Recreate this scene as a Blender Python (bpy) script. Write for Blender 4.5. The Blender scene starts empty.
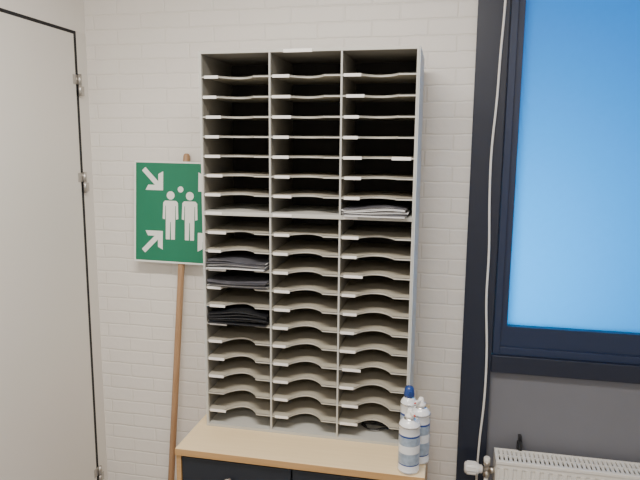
import bpy, bmesh, math, random
from mathutils import Vector, Matrix
random.seed(7)
S=bpy.context.scene
col=S.collection

# ---------------- materials ----------------
def mat(name,c,rough=.5,metal=0,noise=0,nscale=20,bump=0,bscale=200,coat=0,spec=.5):
    m=bpy.data.materials.new(name); m.use_nodes=True
    nt=m.node_tree; b=nt.nodes['Principled BSDF']
    b.inputs['Base Color'].default_value=(*c,1); b.inputs['Roughness'].default_value=rough
    b.inputs['Metallic'].default_value=metal
    b.inputs['Specular IOR Level'].default_value=spec
    b.inputs['Coat Weight'].default_value=coat
    tc=nt.nodes.new('ShaderNodeTexCoord')
    if noise:
        n=nt.nodes.new('ShaderNodeTexNoise'); n.inputs['Scale'].default_value=nscale; n.inputs['Detail'].default_value=4
        nt.links.new(tc.outputs['Object'],n.inputs['Vector'])
        r=nt.nodes.new('ShaderNodeMapRange'); r.inputs['To Min'].default_value=1-noise; r.inputs['To Max'].default_value=1+noise
        nt.links.new(n.outputs['Fac'],r.inputs['Value'])
        mx=nt.nodes.new('ShaderNodeVectorMath'); mx.operation='SCALE'; mx.inputs[0].default_value=c
        nt.links.new(r.outputs[0],mx.inputs['Scale']); nt.links.new(mx.outputs[0],b.inputs['Base Color'])
    if bump:
        n=nt.nodes.new('ShaderNodeTexNoise'); n.inputs['Scale'].default_value=bscale
        nt.links.new(tc.outputs['Object'],n.inputs['Vector'])
        bp=nt.nodes.new('ShaderNodeBump'); bp.inputs['Strength'].default_value=bump; bp.inputs['Distance'].default_value=.002
        nt.links.new(n.outputs['Fac'],bp.inputs['Height']); nt.links.new(bp.outputs[0],b.inputs['Normal'])
    return m

def brick_mat():
    m=bpy.data.materials.new('painted_brick'); m.use_nodes=True
    nt=m.node_tree; b=nt.nodes['Principled BSDF']; b.inputs['Roughness'].default_value=.45
    tc=nt.nodes.new('ShaderNodeTexCoord'); sx=nt.nodes.new('ShaderNodeSeparateXYZ'); cx=nt.nodes.new('ShaderNodeCombineXYZ')
    nt.links.new(tc.outputs['Object'],sx.inputs[0]); nt.links.new(sx.outputs['X'],cx.inputs['X']); nt.links.new(sx.outputs['Z'],cx.inputs['Y'])
    n=nt.nodes.new('ShaderNodeTexNoise'); n.inputs['Scale'].default_value=14
    nt.links.new(tc.outputs['Object'],n.inputs['Vector'])
    sc=nt.nodes.new('ShaderNodeVectorMath'); sc.operation='SCALE'; sc.inputs['Scale'].default_value=.010
    nt.links.new(n.outputs['Color'],sc.inputs[0])
    ad=nt.nodes.new('ShaderNodeVectorMath'); ad.operation='ADD'
    nt.links.new(cx.outputs[0],ad.inputs[0]); nt.links.new(sc.outputs[0],ad.inputs[1])
    br=nt.nodes.new('ShaderNodeTexBrick')
    br.inputs['Color1'].default_value=(.81,.78,.735,1); br.inputs['Color2'].default_value=(.83,.80,.755,1); br.inputs['Mortar'].default_value=(.79,.76,.71,1)
    br.inputs['Scale'].default_value=1; br.inputs['Brick Width'].default_value=.22; br.inputs['Row Height'].default_value=.0625
    br.inputs['Mortar Size'].default_value=.006; br.inputs['Mortar Smooth'].default_value=1
    nt.links.new(ad.outputs[0],br.inputs['Vector']); nt.links.new(br.outputs['Color'],b.inputs['Base Color'])
    bp=nt.nodes.new('ShaderNodeBump'); bp.invert=True; bp.inputs['Strength'].default_value=.42; bp.inputs['Distance'].default_value=.004
    nt.links.new(br.outputs['Fac'],bp.inputs['Height'])
    n2=nt.nodes.new('ShaderNodeTexNoise'); n2.inputs['Scale'].default_value=30; n2.inputs['Detail'].default_value=5
    nt.links.new(tc.outputs['Object'],n2.inputs['Vector'])
    b2=nt.nodes.new('ShaderNodeBump'); b2.inputs['Strength'].default_value=.3; b2.inputs['Distance'].default_value=.005
    nt.links.new(n2.outputs['Fac'],b2.inputs['Height']); nt.links.new(bp.outputs[0],b2.inputs['Normal']); nt.links.new(b2.outputs[0],b.inputs['Normal'])
    return m

def wood_mat(name,c1,c2,axis='X',scale=6,rough=.45):
    m=bpy.data.materials.new(name); m.use_nodes=True
    nt=m.node_tree; b=nt.nodes['Principled BSDF']; b.inputs['Roughness'].default_value=rough
    tc=nt.nodes.new('ShaderNodeTexCoord'); mp=nt.nodes.new('ShaderNodeMapping')
    mp.inputs['Scale'].default_value={'X':(.8,14,14),'Z':(14,14,.8)}[axis]
    nt.links.new(tc.outputs['Object'],mp.inputs[0])
    n=nt.nodes.new('ShaderNodeTexNoise'); n.inputs['Scale'].default_value=scale; n.inputs['Detail'].default_value=8
    nt.links.new(mp.outputs[0],n.inputs['Vector'])
    cr=nt.nodes.new('ShaderNodeValToRGB'); cr.color_ramp.elements[0].position=.3; cr.color_ramp.elements[1].position=.7
    cr.color_ramp.elements[0].color=(*c1,1); cr.color_ramp.elements[1].color=(*c2,1)
    nt.links.new(n.outputs['Fac'],cr.inputs[0]); nt.links.new(cr.outputs[0],b.inputs['Base Color'])
    return m

M={}
M['brick']=brick_mat()
M['white']=mat('wall_paint',(.81,.78,.735),.6,noise=.02,bump=.1)
M['door']=mat('door_laminate',(.77,.745,.70),.45,noise=.015,nscale=3)
M['frame']=mat('door_frame_paint',(.75,.725,.68),.4)
M['black']=mat('black_gap',(.01,.01,.012),.7)
M['hinge']=mat('hinge_steel',(.5,.48,.45),.35,metal=.8)
M['navy']=mat('navy_paint',(.013,.018,.036),.4,bump=.1,bscale=60)
M['navy2']=mat('navy_frame_paint',(.016,.028,.070),.35)
M['grey']=mat('grey_panel_paint',(.17,.175,.20),.6,noise=.05,nscale=8)
M['floor']=mat('floor_linoleum',(.28,.27,.26),.4,noise=.1,nscale=40)
M['ceil']=mat('ceiling_paint',(.8,.78,.74),.8,noise=.02)
M['metal']=mat('sorter_metal',(.49,.49,.455),.45,noise=.03,nscale=6)
M['inner_shade']=mat('sorter_inner_shade_metal',(.23,.22,.195),.55,noise=.05,nscale=6)  # sorter metal darkened, compartment shade painted into the colour
M['side']=mat('sorter_side_metal',(.60,.63,.60),.45)
M['shelf']=mat('sorter_shelf_metal',(.43,.40,.325),.5,noise=.03,nscale=9)
M['lip']=mat('sorter_lip_metal',(.53,.52,.465),.45,noise=.03,nscale=9)
M['back']=mat('sorter_back',(.04,.036,.032),.8,noise=.1)  # dark panel, its colour lowered further to deepen the slot shade
M['label']=mat('paper_label',(.84,.83,.80),.5,noise=.06,nscale=150)
M['paper']=mat('paper',(.74,.74,.74),.6,noise=.05,nscale=30)
M['mag']=mat('magazine_cover',(.10,.10,.115),.35,noise=.8,nscale=30)
M['blackplastic']=mat('black_plastic',(.012,.013,.016),.35)
M['beech']=wood_mat('beech_laminate',(.76,.595,.36),(.80,.64,.40))
M['edge']=wood_mat('edge_banding',(.46,.27,.11),(.54,.33,.15))
M['darkfront']=mat('dark_front',(.014,.018,.026),.45)
M['stick']=wood_mat('broomstick_wood',(.36,.21,.11),(.48,.30,.17),'Z')
M['green']=mat('sign_green',(.006,.18,.095),.4)
M['signwhite']=mat('sign_white',(.84,.86,.82),.4)
M['radiator']=mat('radiator_enamel',(.80,.78,.73),.3)
M['slot']=mat('radiator_slot',(.08,.08,.08),.7)
M['plastic']=mat('white_plastic',(.80,.79,.76),.35)
M['canwhite']=mat('can_white',(.76,.78,.80),.25,coat=.3)
M['cangrey']=mat('can_greyblue',(.30,.37,.46),.3,coat=.3,noise=.45,nscale=70)
M['canblue']=mat('can_blue',(.015,.05,.22),.3)
M['canmetal']=mat('can_metal',(.75,.75,.75),.25,metal=1)
M['red']=mat('red_plastic',(.6,.03,.02),.4)
M['brass']=mat('valve_nickel',(.6,.57,.52),.3,metal=1)
M['knob']=mat('knob_wood',(.45,.36,.30),.4)

# ---------------- helpers ----------------
def finish(name,bm,mats,parent=None,smooth=False):
    me=bpy.data.meshes.new(name); bm.normal_update(); bm.to_mesh(me); bm.free()
    o=bpy.data.objects.new(name,me); col.objects.link(o)
    for m in (mats if isinstance(mats,(list,tuple)) else [mats]): me.materials.append(M[m])
    if smooth:
        for p in me.polygons: p.use_smooth=True
    if parent: o.parent=parent
    return o
def bx(bm,a,b,mi=0,bev=0):
    a=Vector(a);b=Vector(b)
    r=bmesh.ops.create_cube(bm,size=1)
    vs=r['verts']
    for v in vs: v.co=Vector([(a[i]+b[i])/2+v.co[i]*(b[i]-a[i]) for i in range(3)])
    fs=set(f for v in vs for f in v.link_faces)
    for f in fs: f.material_index=mi
    if bev:
        es=list(set(e for v in vs for e in v.link_edges))
        rr=bmesh.ops.bevel(bm,geom=es,offset=bev,segments=2,affect='EDGES',profile=.5)
        for f in rr['faces']: f.material_index=mi
def box(name,a,b,m,parent=None,bev=0):
    bm=bmesh.new(); bx(bm,a,b,0,bev); return finish(name,bm,m,parent)
def empty(name): 
    e=bpy.data.objects.new(name,None); col.objects.link(e); e.empty_display_size=.1; return e
def prism(bm,pts,d,mi=0):
    d=Vector(d)
    lo=[bm.verts.new(Vector(p)) for p in pts]; hi=[bm.verts.new(Vector(p)+d) for p in pts]
    n=len(pts); fs=[bm.faces.new(lo[::-1]),bm.faces.new(hi)]
    for i in range(n): fs.append(bm.faces.new([lo[i],lo[(i+1)%n],hi[(i+1)%n],hi[i]]))
    for f in fs: f.material_index=mi
    bmesh.ops.recalc_face_normals(bm,faces=fs)
def lathe(bm,prof,c=(0,0,0),n=32,axis='Z'):
    c=Vector(c); rings=[]
    for r,h,mi in prof:
        ring=[]
        for i in range(n):
            a=2*math.pi*i/n
            p={'Z':(r*math.cos(a),r*math.sin(a),h),'X':(h,r*math.cos(a),r*math.sin(a)),'Y':(r*math.cos(a),h,r*math.sin(a))}[axis]
            ring.append(bm.verts.new(c+Vector(p)))
        rings.append(ring)
    fs=[]
    for k in range(len(rings)-1):
        for i in range(n):
            f=bm.faces.new([rings[k][i],rings[k][(i+1)%n],rings[k+1][(i+1)%n],rings[k+1][i]]); f.material_index=prof[k+1][2]; f.smooth=True; fs.append(f)
    f=bm.faces.new(rings[0][::-1]); f.material_index=prof[0][2]; fs.append(f)
    f=bm.faces.new(rings[-1]); f.material_index=prof[-1][2]; fs.append(f)
    bmesh.ops.recalc_face_normals(bm,faces=fs)
def tube(name,pts,r,m,parent=None):
    cu=bpy.data.curves.new(name,'CURVE'); cu.dimensions='3D'; cu.bevel_depth=r; cu.bevel_resolution=4
    sp=cu.splines.new('BEZIER'); sp.bezier_points.add(len(pts)-1)
    for b,p in zip(sp.bezier_points,pts): b.co=p; b.handle_left_type=b.handle_right_type='AUTO'
    sp.resolution_u=10; cu.use_fill_caps=True
    o=bpy.data.objects.new(name,cu); col.objects.link(o); cu.materials.append(M[m])
    if parent:o.parent=parent
    return o

# ---------------- room shell ----------------
XL=-.706; XR=3.0; YR=-4.6; ZC=2.8
box('floor',(XL-.1,YR-.1,-.1),(XR+.1,.15,0),'floor')
box('ceiling',(XL-.1,YR-.1,ZC),(XR+.1,.15,ZC+.1),'ceil')
CX0,CX1=.945,1.062
WX1=2.5; WZ0=.92; WZ1=2.62
box('wall_back',(XL-.1,0,0),(CX0,.15,ZC),'brick')
box('wall_back_lower',(CX0,0,0),(XR,.15,WZ0),'grey')
box('wall_back_upper',(CX0,0,WZ1),(XR,.15,ZC),'white')
box('wall_back_side',(WX1,0,WZ0),(XR,.15,WZ1),'white')
box('wall_left',(XL-.1,YR,2.293),(XL,0,ZC),'white')
box('wall_left_side',(XL-.1,YR,0),(XL,-1.1,2.293),'white')
box('wall_right',(XR,YR,0),(XR+.1,0,ZC),'white')
box('wall_rear',(XL-.1,YR-.1,0),(XR+.1,YR,ZC),'white')
box('trim_column',(CX0,-.022,0),(CX1,-.0005,ZC),'navy',bev=.002)

# door in left wall
d=empty('door_1')
DY0=-.070; DY1=-1.03; DT=2.281; GAP=.020
bm=bmesh.new()
bx(bm,(XL-.1,DY0,0),(XL-.0,0,2.293))
bx(bm,(XL-.1,-1.1,0),(XL,DY1,2.293))
o=finish('door_jambs',bm,'frame',d)
bm=bmesh.new()
bx(bm,(XL-.1,DY1,DT),(XL-.001,DY0,2.2935)); bx(bm,(XL-.1,DY0-GAP,0),(XL-.001,DY0,DT)); bx(bm,(XL-.1,DY1,0),(XL-.06,DY0,.008))
finish('rebate_gasket',bm,'black',d)
box('door_leaf',(XL-.045,DY1+.004,.008),(XL+.001,DY0-GAP,DT-.002),'door',d,bev=.001)
bm=bmesh.new()
for z in (2.07,1.655,.27):
    lathe(bm,[(.0085,-.045,0),(.0085,-.002,0),(.006,-.001,0),(.006,.001,0),(.0085,.002,0),(.0085,.045,0)],(XL+.009,DY0-.004,z),16)
    bx(bm,(XL+.0005,DY0,z-.042),(XL+.003,DY0+.035,z-.003))
    bx(bm,(XL+.001,DY0-.04,z+.003),(XL+.0035,DY0-.008,z+.042))
finish('hinges',bm,'hinge',d)
bm=bmesh.new()
lathe(bm,[(.024,0,0),(.024,.008,0),(.01,.009,0),(.01,.045,0)],(XL+.001,DY1+.07,1.05),20,'X')
bx(bm,(XL+.04,DY1+.065,1.04),(XL+.058,DY1+.20,1.06),bev=.004)
finish('door_handle',bm,'hinge',d)

# window
w=empty('window_1')
bm=bmesh.new()
fz0,fz1=.992,WZ1
gx0,gz0=1.118,1.108
gx1,gz1=WX1-.06,WZ1-.06
y0,y1=.0,.075
bx(bm,(CX1,y0,fz0),(gx0,y1,fz1)); bx(bm,(gx1,y0,fz0),(WX1,y1,fz1))
bx(bm,(gx0,y0,fz0),(gx1,y1,gz0)); bx(bm,(gx0,y0,gz1),(gx1,y1,fz1))
bx(bm,(CX1+.004,-.012,fz0),(CX1+.032,y0,fz1),bev=.002)
bx(bm,(CX1+.032,-.012,fz0),(WX1,y0,fz0+.032),bev=.002)
finish('window_frame',bm,'navy2',w)
box('frosted_pane',(gx0-.01,.03,gz0-.01),(gx1+.01,.036,gz1+.01),'label',w)
box('window_sill',(CX1,-.028,WZ0),(WX1+.02,.1,.992),'navy',w,bev=.003)
g=bpy.data.materials.new('frosted_glass'); g.use_nodes=True
nt=g.node_tree; nt.nodes.remove(nt.nodes['Principled BSDF'])
tr=nt.nodes.new('ShaderNodeBsdfTranslucent'); tr.inputs[0].default_value=(.35,.85,1,1)
gl=nt.nodes.new('ShaderNodeBsdfGlossy'); gl.inputs['Roughness'].default_value=.35; gl.inputs[0].default_value=(.8,.9,1,1)
mx=nt.nodes.new('ShaderNodeMixShader'); mx.inputs[0].default_value=.03
nt.links.new(tr.outputs[0],mx.inputs[1]); nt.links.new(gl.outputs[0],mx.inputs[2]); nt.links.new(mx.outputs[0],nt.nodes['Material Output'].inputs[0])
bpy.data.objects['frosted_pane'].data.materials[0]=g

# wall cable
tube('wall_cable',[(1.045,-.03,2.78),(1.042,-.03,2.36),(1.034,-.03,2.15),(1.03,-.03,2.0),(1.020,-.03,1.8),(1.022,-.03,1.62),(1.03,-.03,1.42),(1.03,-.03,1.22),(1.042,-.03,1.0),(1.042,-.03,.80),(1.032,-.03,.62),(1.028,-.03,.45),(1.03,-.03,.12),(1.03,-.03,.02)],.0045,'plastic')

# ---------------- mail sorter ----------------
s=empty('mail_sorter')
X0=-.013; X1=.754; Z0=.7505; H=1.38; ZT=Z0+H+.016; YF=-.40; YB=-.085; T=.008
N=20; P=H/N
bm=bmesh.new()
bx(bm,(X0,YF,Z0),(X0+.001,YB,ZT),1)
bx(bm,(X1-.001,YF+.003,Z0),(X1+.003,YB,ZT),1)
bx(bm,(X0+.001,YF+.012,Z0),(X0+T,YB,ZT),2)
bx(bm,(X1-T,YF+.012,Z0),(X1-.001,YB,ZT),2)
bx(bm,(X0+.001,YF,Z0),(X0+T,YF+.012,ZT),0)
bx(bm,(X1-T,YF,Z0),(X1-.001,YF+.012,ZT),0)
bx(bm,(X0+T,YF,ZT-.010),(X1-T,YF+.012,ZT),0)
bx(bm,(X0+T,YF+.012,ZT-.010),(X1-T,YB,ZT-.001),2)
bx(bm,(X0+T,YF+.012,ZT-.001),(X1-T,YB,ZT),1)
bx(bm,(X0+T,YF,Z0),(X1-T,YB,Z0+.010),0)
zj=Z0+H-8*P
bx(bm,(X0+T,YF-.004,zj-.009),(X1-T,YB,zj+.005),0)
dv=[.245,.497]
for x in dv:
    bx(bm,(x-.003,YF+.001,Z0+.01),(x+.003,YF+.012,ZT-.010),0)
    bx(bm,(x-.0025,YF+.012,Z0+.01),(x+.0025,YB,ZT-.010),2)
finish('carcass',bm,['metal','side','inner_shade'],s)
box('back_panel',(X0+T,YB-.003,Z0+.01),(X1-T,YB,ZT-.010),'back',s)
cells=[(X0+T,dv[0]-.003),(dv[0]+.003,dv[1]-.003),(dv[1]+.003,X1-T)]
bm=bmesh.new(); bl=bmesh.new()
def shelf(bm,x0,x1,z):
    yb=YB-.003; yf=YF+.002; w=x1-x0; t=.0022
    prof=[(0,0),(.25,0)]
    K=18
    for i in range(1,K):
        a=i/K; u=.25+.52*a
        e=math.sin(math.pi*a)**.75
        prof.append((u,e*.056))
    prof+=[(.77,0),(1,0)]
    front=[(x0+u*w,yf+dd,z) for u,dd in prof]
    prism(bm,[(x0,yb,z)]+front+[(x1,yb,z)],(0,0,-t),0)
    for i in range(len(front)-1):
        a=Vector(front[i]); b=Vector(front[i+1])
        q=[a,b,b+Vector((0,.0016,0)),a+Vector((0,.0016,0))]
        prism(bm,[Vector((v.x,v.y,z+.0002)) for v in q],(0,0,-.007),1)
for k in range(1,N):
    z=Z0+H-k*P
    for ci,(x0,x1) in enumerate(cells):
        if k!=8: shelf(bm,x0,x1,z)
        yl=YF+.0005 if k!=8 else YF-.0055
        if random.random()<.93:
            l=.048+random.random()*.022; o_=.004+random.random()*.010
            zz=z-.0005 if k!=8 else z+.002
            bx(bl,(x0+o_,yl,zz-.009),(x0+o_+l,yl+.0013,zz+.001))
bx(bl,(.295,YF-.0015,ZT-.012),(.395,YF-.0002,ZT-.001))
bx(bl,(.672,YF-.0005,Z0+H-5*P-.010),(.737,YF+.0008,Z0+H-5*P+.001))
bmesh.ops.recalc_face_normals(bm,faces=bm.faces)
finish('shelves',bm,['shelf','lip'],s)
finish('shelf_labels',bl,'label',s)

# papers: gently buckled sheets whose fronts sag a little
def sheets(name,x0,x1,z,n,m,yp,t=.0015,jit=.008,pat=(0,1),buck=.003,seed=1):
    rnd=random.Random(seed)
    bm=bmesh.new(); NX=12; NY=5
    for i in range(n):
        j0=abs(rnd.uniform(-jit,jit)); j1=abs(rnd.uniform(-jit,jit)); k=rnd.uniform(-jit,jit); sk=rnd.uniform(-.010,.010)
        top=[];bot=[]
        for iy in range(NY+1):
            for ix in range(NX+1):
                u=ix/NX; v=iy/NY
                x=x0+j0+(x1-j1-x0-j0)*u
                yfr=yp+k+sk*u
                y=yfr+(YB-.01-yfr)*v
                lift=buck*(i/n)*(1+math.sin(u*5.2+seed+.25*i))*(1-v)
                zz=z+i*t+lift
                bot.append(bm.verts.new((x,y,zz))); top.append(bm.verts.new((x,y,zz+t*.7)))
        fs=[]
        W_=NX+1
        for iy in range(NY):
            for ix in range(NX):
                a=iy*W_+ix
                fs.append(bm.faces.new([top[a],top[a+1],top[a+1+W_],top[a+W_]]))
                fs.append(bm.faces.new([bot[a],bot[a+W_],bot[a+1+W_],bot[a+1]]))
        rim=[ix for ix in range(NX+1)]+[iy*W_+NX for iy in range(1,NY+1)]+[NY*W_+ix for ix in range(NX-1,-1,-1)]+[iy*W_ for iy in range(NY-1,0,-1)]
        for a,b in zip(rim,rim[1:]+rim[:1]): fs.append(bm.faces.new([bot[a],bot[b],top[b],top[a]]))
        for f in fs: f.material_index=pat[i%len(pat)]
    bmesh.ops.recalc_face_normals(bm,faces=bm.faces)
    return finish(name,bm,m)
z8=Z0+H-8*P
sheets('paper_stack',.504,.735,z8+.0055,11,['paper','mag'],YF-.020,.0022,.013,(0,0,1,0),.006,2)
sheets('magazine_stack',.0,.236,Z0+H-11*P+.0006,9,['mag','paper'],YF-.012,.0028,.012,(0,1,0),.006,5)
sheets('magazine_stack',.0,.236,Z0+H-12*P+.0006,8,['mag','paper'],YF-.004,.0026,.012,(0,1,0,0),.005,1)
sheets('black_folder',.002,.236,Z0+H-14*P+.0006,5,['blackplastic','blackplastic'],YF-.010,.0078,.006,(0,1),.008,4)
pts=[]
for i in range(20):
    a=i*.55; r=.032+.005*math.sin(i*1.7)
    pts.append((.625+r*1.5*math.cos(a),YF+.10+r*.8*math.sin(a),Z0+.0135+.0007*i))
tube('coiled_cable',pts,.003,'blackplastic')

# ---------------- credenza ----------------
c=empty('sideboard')
tx0,tx1,ty0,ty1=-.055,.825,-.592,-.015
bm=bmesh.new()
bx(bm,(tx0,ty0+.002,.724),(tx1,ty1,.75),0,.0015)
bx(bm,(tx0,ty0,.725),(tx1,ty0+.0019,.7485),1)
finish('top_board',bm,['beech','edge'],c)
bm=bmesh.new()
bx(bm,(tx0,ty0+.008,.0),(tx0+.018,ty1,.724)); bx(bm,(tx1-.018,ty0+.008,0),(tx1,ty1,.724))
finish('side_panels',bm,'edge',c)
bm=bmesh.new()
ix0,ix1=tx0+.018,tx1-.018
bx(bm,(ix0,ty0+.03,.06),(ix1,ty1,.724))
bx(bm,(ix0,ty0+.045,0),(ix1,ty0+.06,.06))
xm=.372
for a,b in ((ix0+.002,xm-.003),(xm+.003,ix1-.002)):
    bx(bm,(a,ty0+.012,.07),(b,ty0+.03,.714),0,.002)
finish('dark_doors',bm,'darkfront',c)
bm=bmesh.new()
for x in (.145,.60):
    lathe(bm,[(.006,0,0),(.007,-.012,0),(.014,-.018,0),(.016,-.026,0),(.012,-.031,0)],(x,ty0+.012,.648),20,'Y')
finish('knobs',bm,'knob',c)

# ---------------- spray cans ----------------
def can(x,y,h,cap,rot=0,r=.036):
    bm=bmesh.new()
    mats=['canwhite','cangrey','canblue','canmetal','plastic','red']
    B=h*.72
    prof=[(r-.003,0,3),(r,.002,3),(r,.006,3),(r-.001,.008,3),(r-.001,.03,0),(r-.001,.034,2),(r-.001,B*.45,1),(r-.001,B*.62,0),(r-.001,B*.80,1),(r-.001,B*.84,2),(r-.001,B,0),
          (r+.0005,B+.002,3),(r-.001,B+.005,3),(r*.85,B+.014,0),(r*.55,B+.024,0),(r*.45,B+.026,3),(r*.45,B+.030,3)]
    lathe(bm,prof,(0,0,0),32)
    z=B+.030
    if cap=='blue':
        lathe(bm,[(.018,z-.002,2),(.0185,z+.006,2),(.016,z+.024,2),(.012,z+.032,2),(.004,z+.035,2)],(0,0,0),24)
        bx(bm,(-.005,-.022,z+.012),(.005,-.010,z+.022),2,.001)
    else:
        lathe(bm,[(.017,z-.002,4),(.017,z+.008,4),(.010,z+.012,4),(.009,z+.024,4),(.006,z+.028,4)],(0,0,0),24)
        bx(bm,(-.006,-.030,z+.012),(.006,.004,z+.022),4,.002)
        bx(bm,(-.002,-.036,z+.015),(.002,-.030,z+.019),5)
    o=finish('spray_can',bm,mats); o.location=(x,y,.7502); o.rotation_euler=(0,0,rot)
can(.769,-.553,.222,'white',.5,.0365)
can(.801,-.482,.238,'white',-.6,.034)
can(.758,-.436,.255,'blue',.2,.030)

# ---------------- assembly point sign on a stick ----------------
g_=empty('assembly_point_sign')
bm=bmesh.new()
top=Vector((-.241,-.016,1.785)); bot=Vector((-.334,-.125,0.0))
ax=(top-bot); L=ax.length
lathe(bm,[(.012,0,0),(.0145,.004,0),(.0145,L-.012,0),(.011,L-.003,0),(.005,L,0)],(0,0,0),20)
st=finish('stick',bm,'stick',g_); st.location=bot; st.rotation_euler=ax.to_track_quat('Z','Y').to_euler()
k=.00462
def P2(px,py): return ((px-183.5)*k,(212-py)*k)
def poly(bm,pts,mi,off):
    prism(bm,[(p[0],off,p[1]) for p in pts],(0,-.0004,0),mi)
hw,hh=.2175,.221
bm=bmesh.new()
bx(bm,(-hw,-.003,-hh),(hw,0,hh),0,.0008)
bx(bm,(-hw+.008,-.0034,-hh+.008),(hw-.008,-.003,hh-.008),1)
def circ(cx,cy,r,n=24): return [(cx+r*math.cos(2*math.pi*i/n),cy+r*math.sin(2*math.pi*i/n)) for i in range(n)]
O=-.0036
def arrow(cx,cy,dx,dy):
    a=.048; b=.0118
    def t(p): return (cx+p[0]*dx,cy+p[1]*dy)
    poly(bm,[t(p) for p in [(a,a),(a,-a*.7),(a-b*1.9,-a*.45),(a-b*1.9,a-b*1.9),(-a*.45,a-b*1.9),(-a*.7,a)]],0,O)
    s_=b*1.1
    e=a-b*1.4
    poly(bm,[t(p) for p in [(e-s_,e+s_*.2),(e+s_*.2,e-s_),(-a+s_,-a-s_*.2),(-a-s_*.2,-a+s_)]],0,O-.0004)
ax_=P2(155.5,181)
dxs=abs(ax_[0]); uy=ax_[1]; ly=P2(155,240)[1]
arrow(-dxs,uy,1,-1); arrow(dxs,uy,-1,-1); arrow(-dxs,ly,1,1); arrow(dxs,ly,-1,1)
def person(cx,top_y):
    hd=.018
    poly(bm,circ(cx,top_y-hd,hd),0,O)
    sy=top_y-.041
    h=[(.026,0),(.034,-.009),(.036,-.078),(.0255,-.081),(.0245,-.022),(.022,-.022),(.021,-.168),(.003,-.168),(.0015,-.092)]
    poly(bm,[(cx+a,sy+b) for a,b in h]+[(cx-a,sy+b) for a,b in h[::-1]],0,O)
yt=P2(0,192)[1]
person(P2(173.6,0)[0],yt); person(P2(192.8,0)[0],yt)
poly(bm,circ(0,P2(0,190)[1],.013),0,O)
sg=finish('sign_plate',bm,['signwhite','green'],g_)
f=(1.53)/1.785
pc=bot.lerp(top,f)
sg.location=(-.262,pc.y-.0155,1.530)
sg.rotation_euler=(math.atan2(.109,1.785)*-1,math.radians(.6),0)

# ---------------- radiator ----------------
r_=empty('radiator')
rx0,rx1=1.09,2.35; ry0,ry1=-.150,-.045; rz0,rz1=.14,.605
bm=bmesh.new()
pts=[]; x=rx0+.012; pitch=.0333
pts.append((rx0+.004,ry0+.006))
while x<rx1-.03:
    pts+= [(x,ry0+.006),(x+.004,ry0+.0),(x+.020,ry0+.0),(x+.024,ry0+.006)]
    x+=pitch
pts.append((rx1-.004,ry0+.006))
back=[(rx1-.004,ry0+.014),(rx0+.004,ry0+.014)]
prism(bm,[(p[0],p[1],rz0+.02) for p in pts+back],(0,0,rz1-rz0-.05))
bx(bm,(rx0+.004,ry0+.001,rz1-.032),(rx1-.004,ry0+.014,rz1-.012),0,.002)
bx(bm,(rx0+.004,ry0+.001,rz0),(rx1-.004,ry0+.014,rz0+.024),0,.002)
bx(bm,(rx0+.004,ry1-.014,rz0),(rx1-.004,ry1,rz1-.012))
bx(bm,(rx0,ry0-.002,rz0+.01),(rx0+.003,ry1+.002,rz1),0)
bx(bm,(rx1-.003,ry0-.002,rz0+.01),(rx1,ry1+.002,rz1),0)
bx(bm,(rx0,ry0-.003,rz1-.014),(rx1,ry0+.012,rz1),0,.002)
bx(bm,(rx0,ry1-.012,rz1-.014),(rx1,ry1+.003,rz1),0,.002)
x=rx0+.002
while x<rx1-.02:
    bx(bm,(x,ry0+.012,rz1-.006),(x+.011,ry1-.012,rz1-.001)); x+=.017
ym=(ry0+ry1)/2
bx(bm,(rx0+.002,ym-.004,rz1-.007),(rx1-.002,ym+.004,rz1-.0005))
finish('panel_and_grille',bm,'radiator',r_)
box('inner_convector',(rx0+.01,ry0+.02,rz0+.03),(rx1-.01,ry1-.02,rz1-.03),'slot',r_)
bm=bmesh.new()
bx(bm,(1.182,-.040,.56),(1.200,-.001,.625)); bx(bm,(1.184,-.052,.60),(1.198,-.036,.645),0,.003); bx(bm,(1.184,-.036,.635),(1.198,-.012,.66),0,.003)
bx(bm,(2.1,-.045,.56),(2.12,-.001,.64))
finish('wall_bracket',bm,'blackplastic',r_)
bm=bmesh.new()
vy=-.10; vz=.535
lathe(bm,[(.0085,0.0,0),(.0085,vz-.02,0)],(1.060,vy,0),16)
lathe(bm,[(.012,vz+.030,0),(.013,vz+.034,0),(.013,vz+.050,0),(.010,vz+.054,0)],(1.060,vy,0),16)
finish('riser_pipe',bm,'radiator',r_)
bm=bmesh.new()
lathe(bm,[(.010,-.03,0),(.014,-.028,0),(.014,-.010,0),(.011,-.008,0),(.011,.020,0),(.013,.022,0),(.013,.034,0),(.008,.036,0)],(1.060,vy,vz),20)
lathe(bm,[(.012,-.012,0),(.012,.012,0),(.015,.013,0),(.015,.028,0),(.010,.032,0)],(1.060,vy,vz),6,'X')
finish('valve_body',bm,'brass',r_)
bm=bmesh.new()
lathe(bm,[(.012,-.010,0),(.017,-.014,0),(.017,-.024,0),(.023,-.028,0),(.025,-.036,0),(.025,-.072,0),(.022,-.080,0),(.014,-.083,0)],(1.055,vy,vz),24,'X')
for i in range(12):
    a=2*math.pi*i/12
    cy=vy+.0245*math.cos(a); cz=vz+.0245*math.sin(a)
    bx(bm,(.983,cy-.0022,cz-.0022),(1.018,cy+.0022,cz+.0022),0,.0008)
finish('thermostat_head',bm,'plastic',r_,True)

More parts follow.
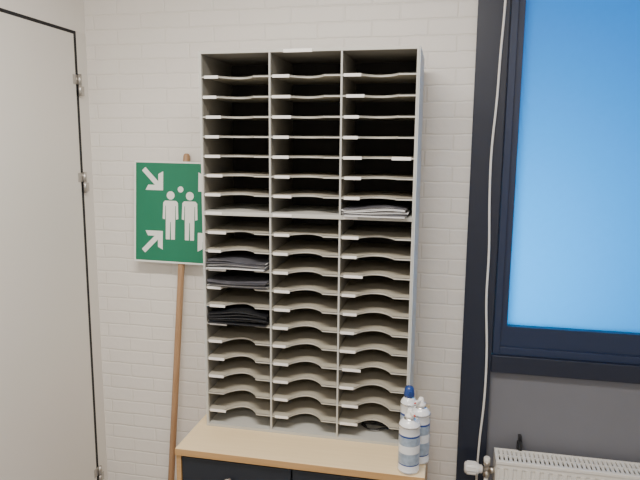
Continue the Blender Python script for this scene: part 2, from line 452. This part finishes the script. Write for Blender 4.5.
# ---------------- lights ----------------
def area(name,loc,size,power,color,target=None,sy=None):
    l=bpy.data.lights.new(name,'AREA'); l.energy=power; l.color=color; l.shape='RECTANGLE'; l.size=size; l.size_y=sy or size
    o=bpy.data.objects.new(name,l); col.objects.link(o); o.location=loc
    if target is not None:
        o.rotation_euler=(Vector(target)-Vector(loc)).to_track_quat('-Z','Y').to_euler()
    return o
for i,(x,y,p) in enumerate([(.35,-1.45,56),(.9,-3.5,40)]):
    e=empty('ceiling_light')
    bm=bmesh.new()
    for a,b in (((x-.62,y-.17,2.765),(x-.6,y+.17,2.8)),((x+.6,y-.17,2.765),(x+.62,y+.17,2.8)),((x-.6,y-.17,2.765),(x+.6,y-.15,2.8)),((x-.6,y+.15,2.765),(x+.6,y+.17,2.8))):
        bx(bm,a,b)
    finish('light_housing',bm,'plastic',e)
    a=area('tube_light',(x,y,2.762),1.2,p,(1,.93,.85),(x,y,0),.3); a.parent=e
area('daylight_left',(.95,.75,1.30),.9,21,(.07,.58,1),(1.30,.03,1.60))
area('daylight_sky',(2.1,1.6,2.6),1.5,5,(.02,.20,1),(1.7,.03,1.7))
wd=bpy.data.worlds.new('world'); S.world=wd; wd.use_nodes=True
bg=wd.node_tree.nodes['Background']; bg.inputs[0].default_value=(.02,.22,1,1); bg.inputs[1].default_value=.42

# ---------------- camera ----------------
fpx,yaw,pitch,roll,cx,cy,cz=599.1648,.2072,.1551,.0083,.857,-2.4419,1.8197
cd=bpy.data.cameras.new('camera'); cam=bpy.data.objects.new('camera',cd); col.objects.link(cam); S.camera=cam
cd.sensor_width=36; cd.sensor_fit='HORIZONTAL'; cd.lens=fpx/640*36; cd.clip_start=.02
fw=Vector((-math.sin(yaw)*math.cos(pitch),math.cos(yaw)*math.cos(pitch),-math.sin(pitch)))
r=Vector((math.cos(yaw),math.sin(yaw),0)); u=r.cross(fw)
rr=r*math.cos(roll)+u*math.sin(roll); uu=-r*math.sin(roll)+u*math.cos(roll)
mw=Matrix((( rr.x,uu.x,-fw.x,cx),(rr.y,uu.y,-fw.y,cy),(rr.z,uu.z,-fw.z,cz),(0,0,0,1)))
cam.matrix_world=mw
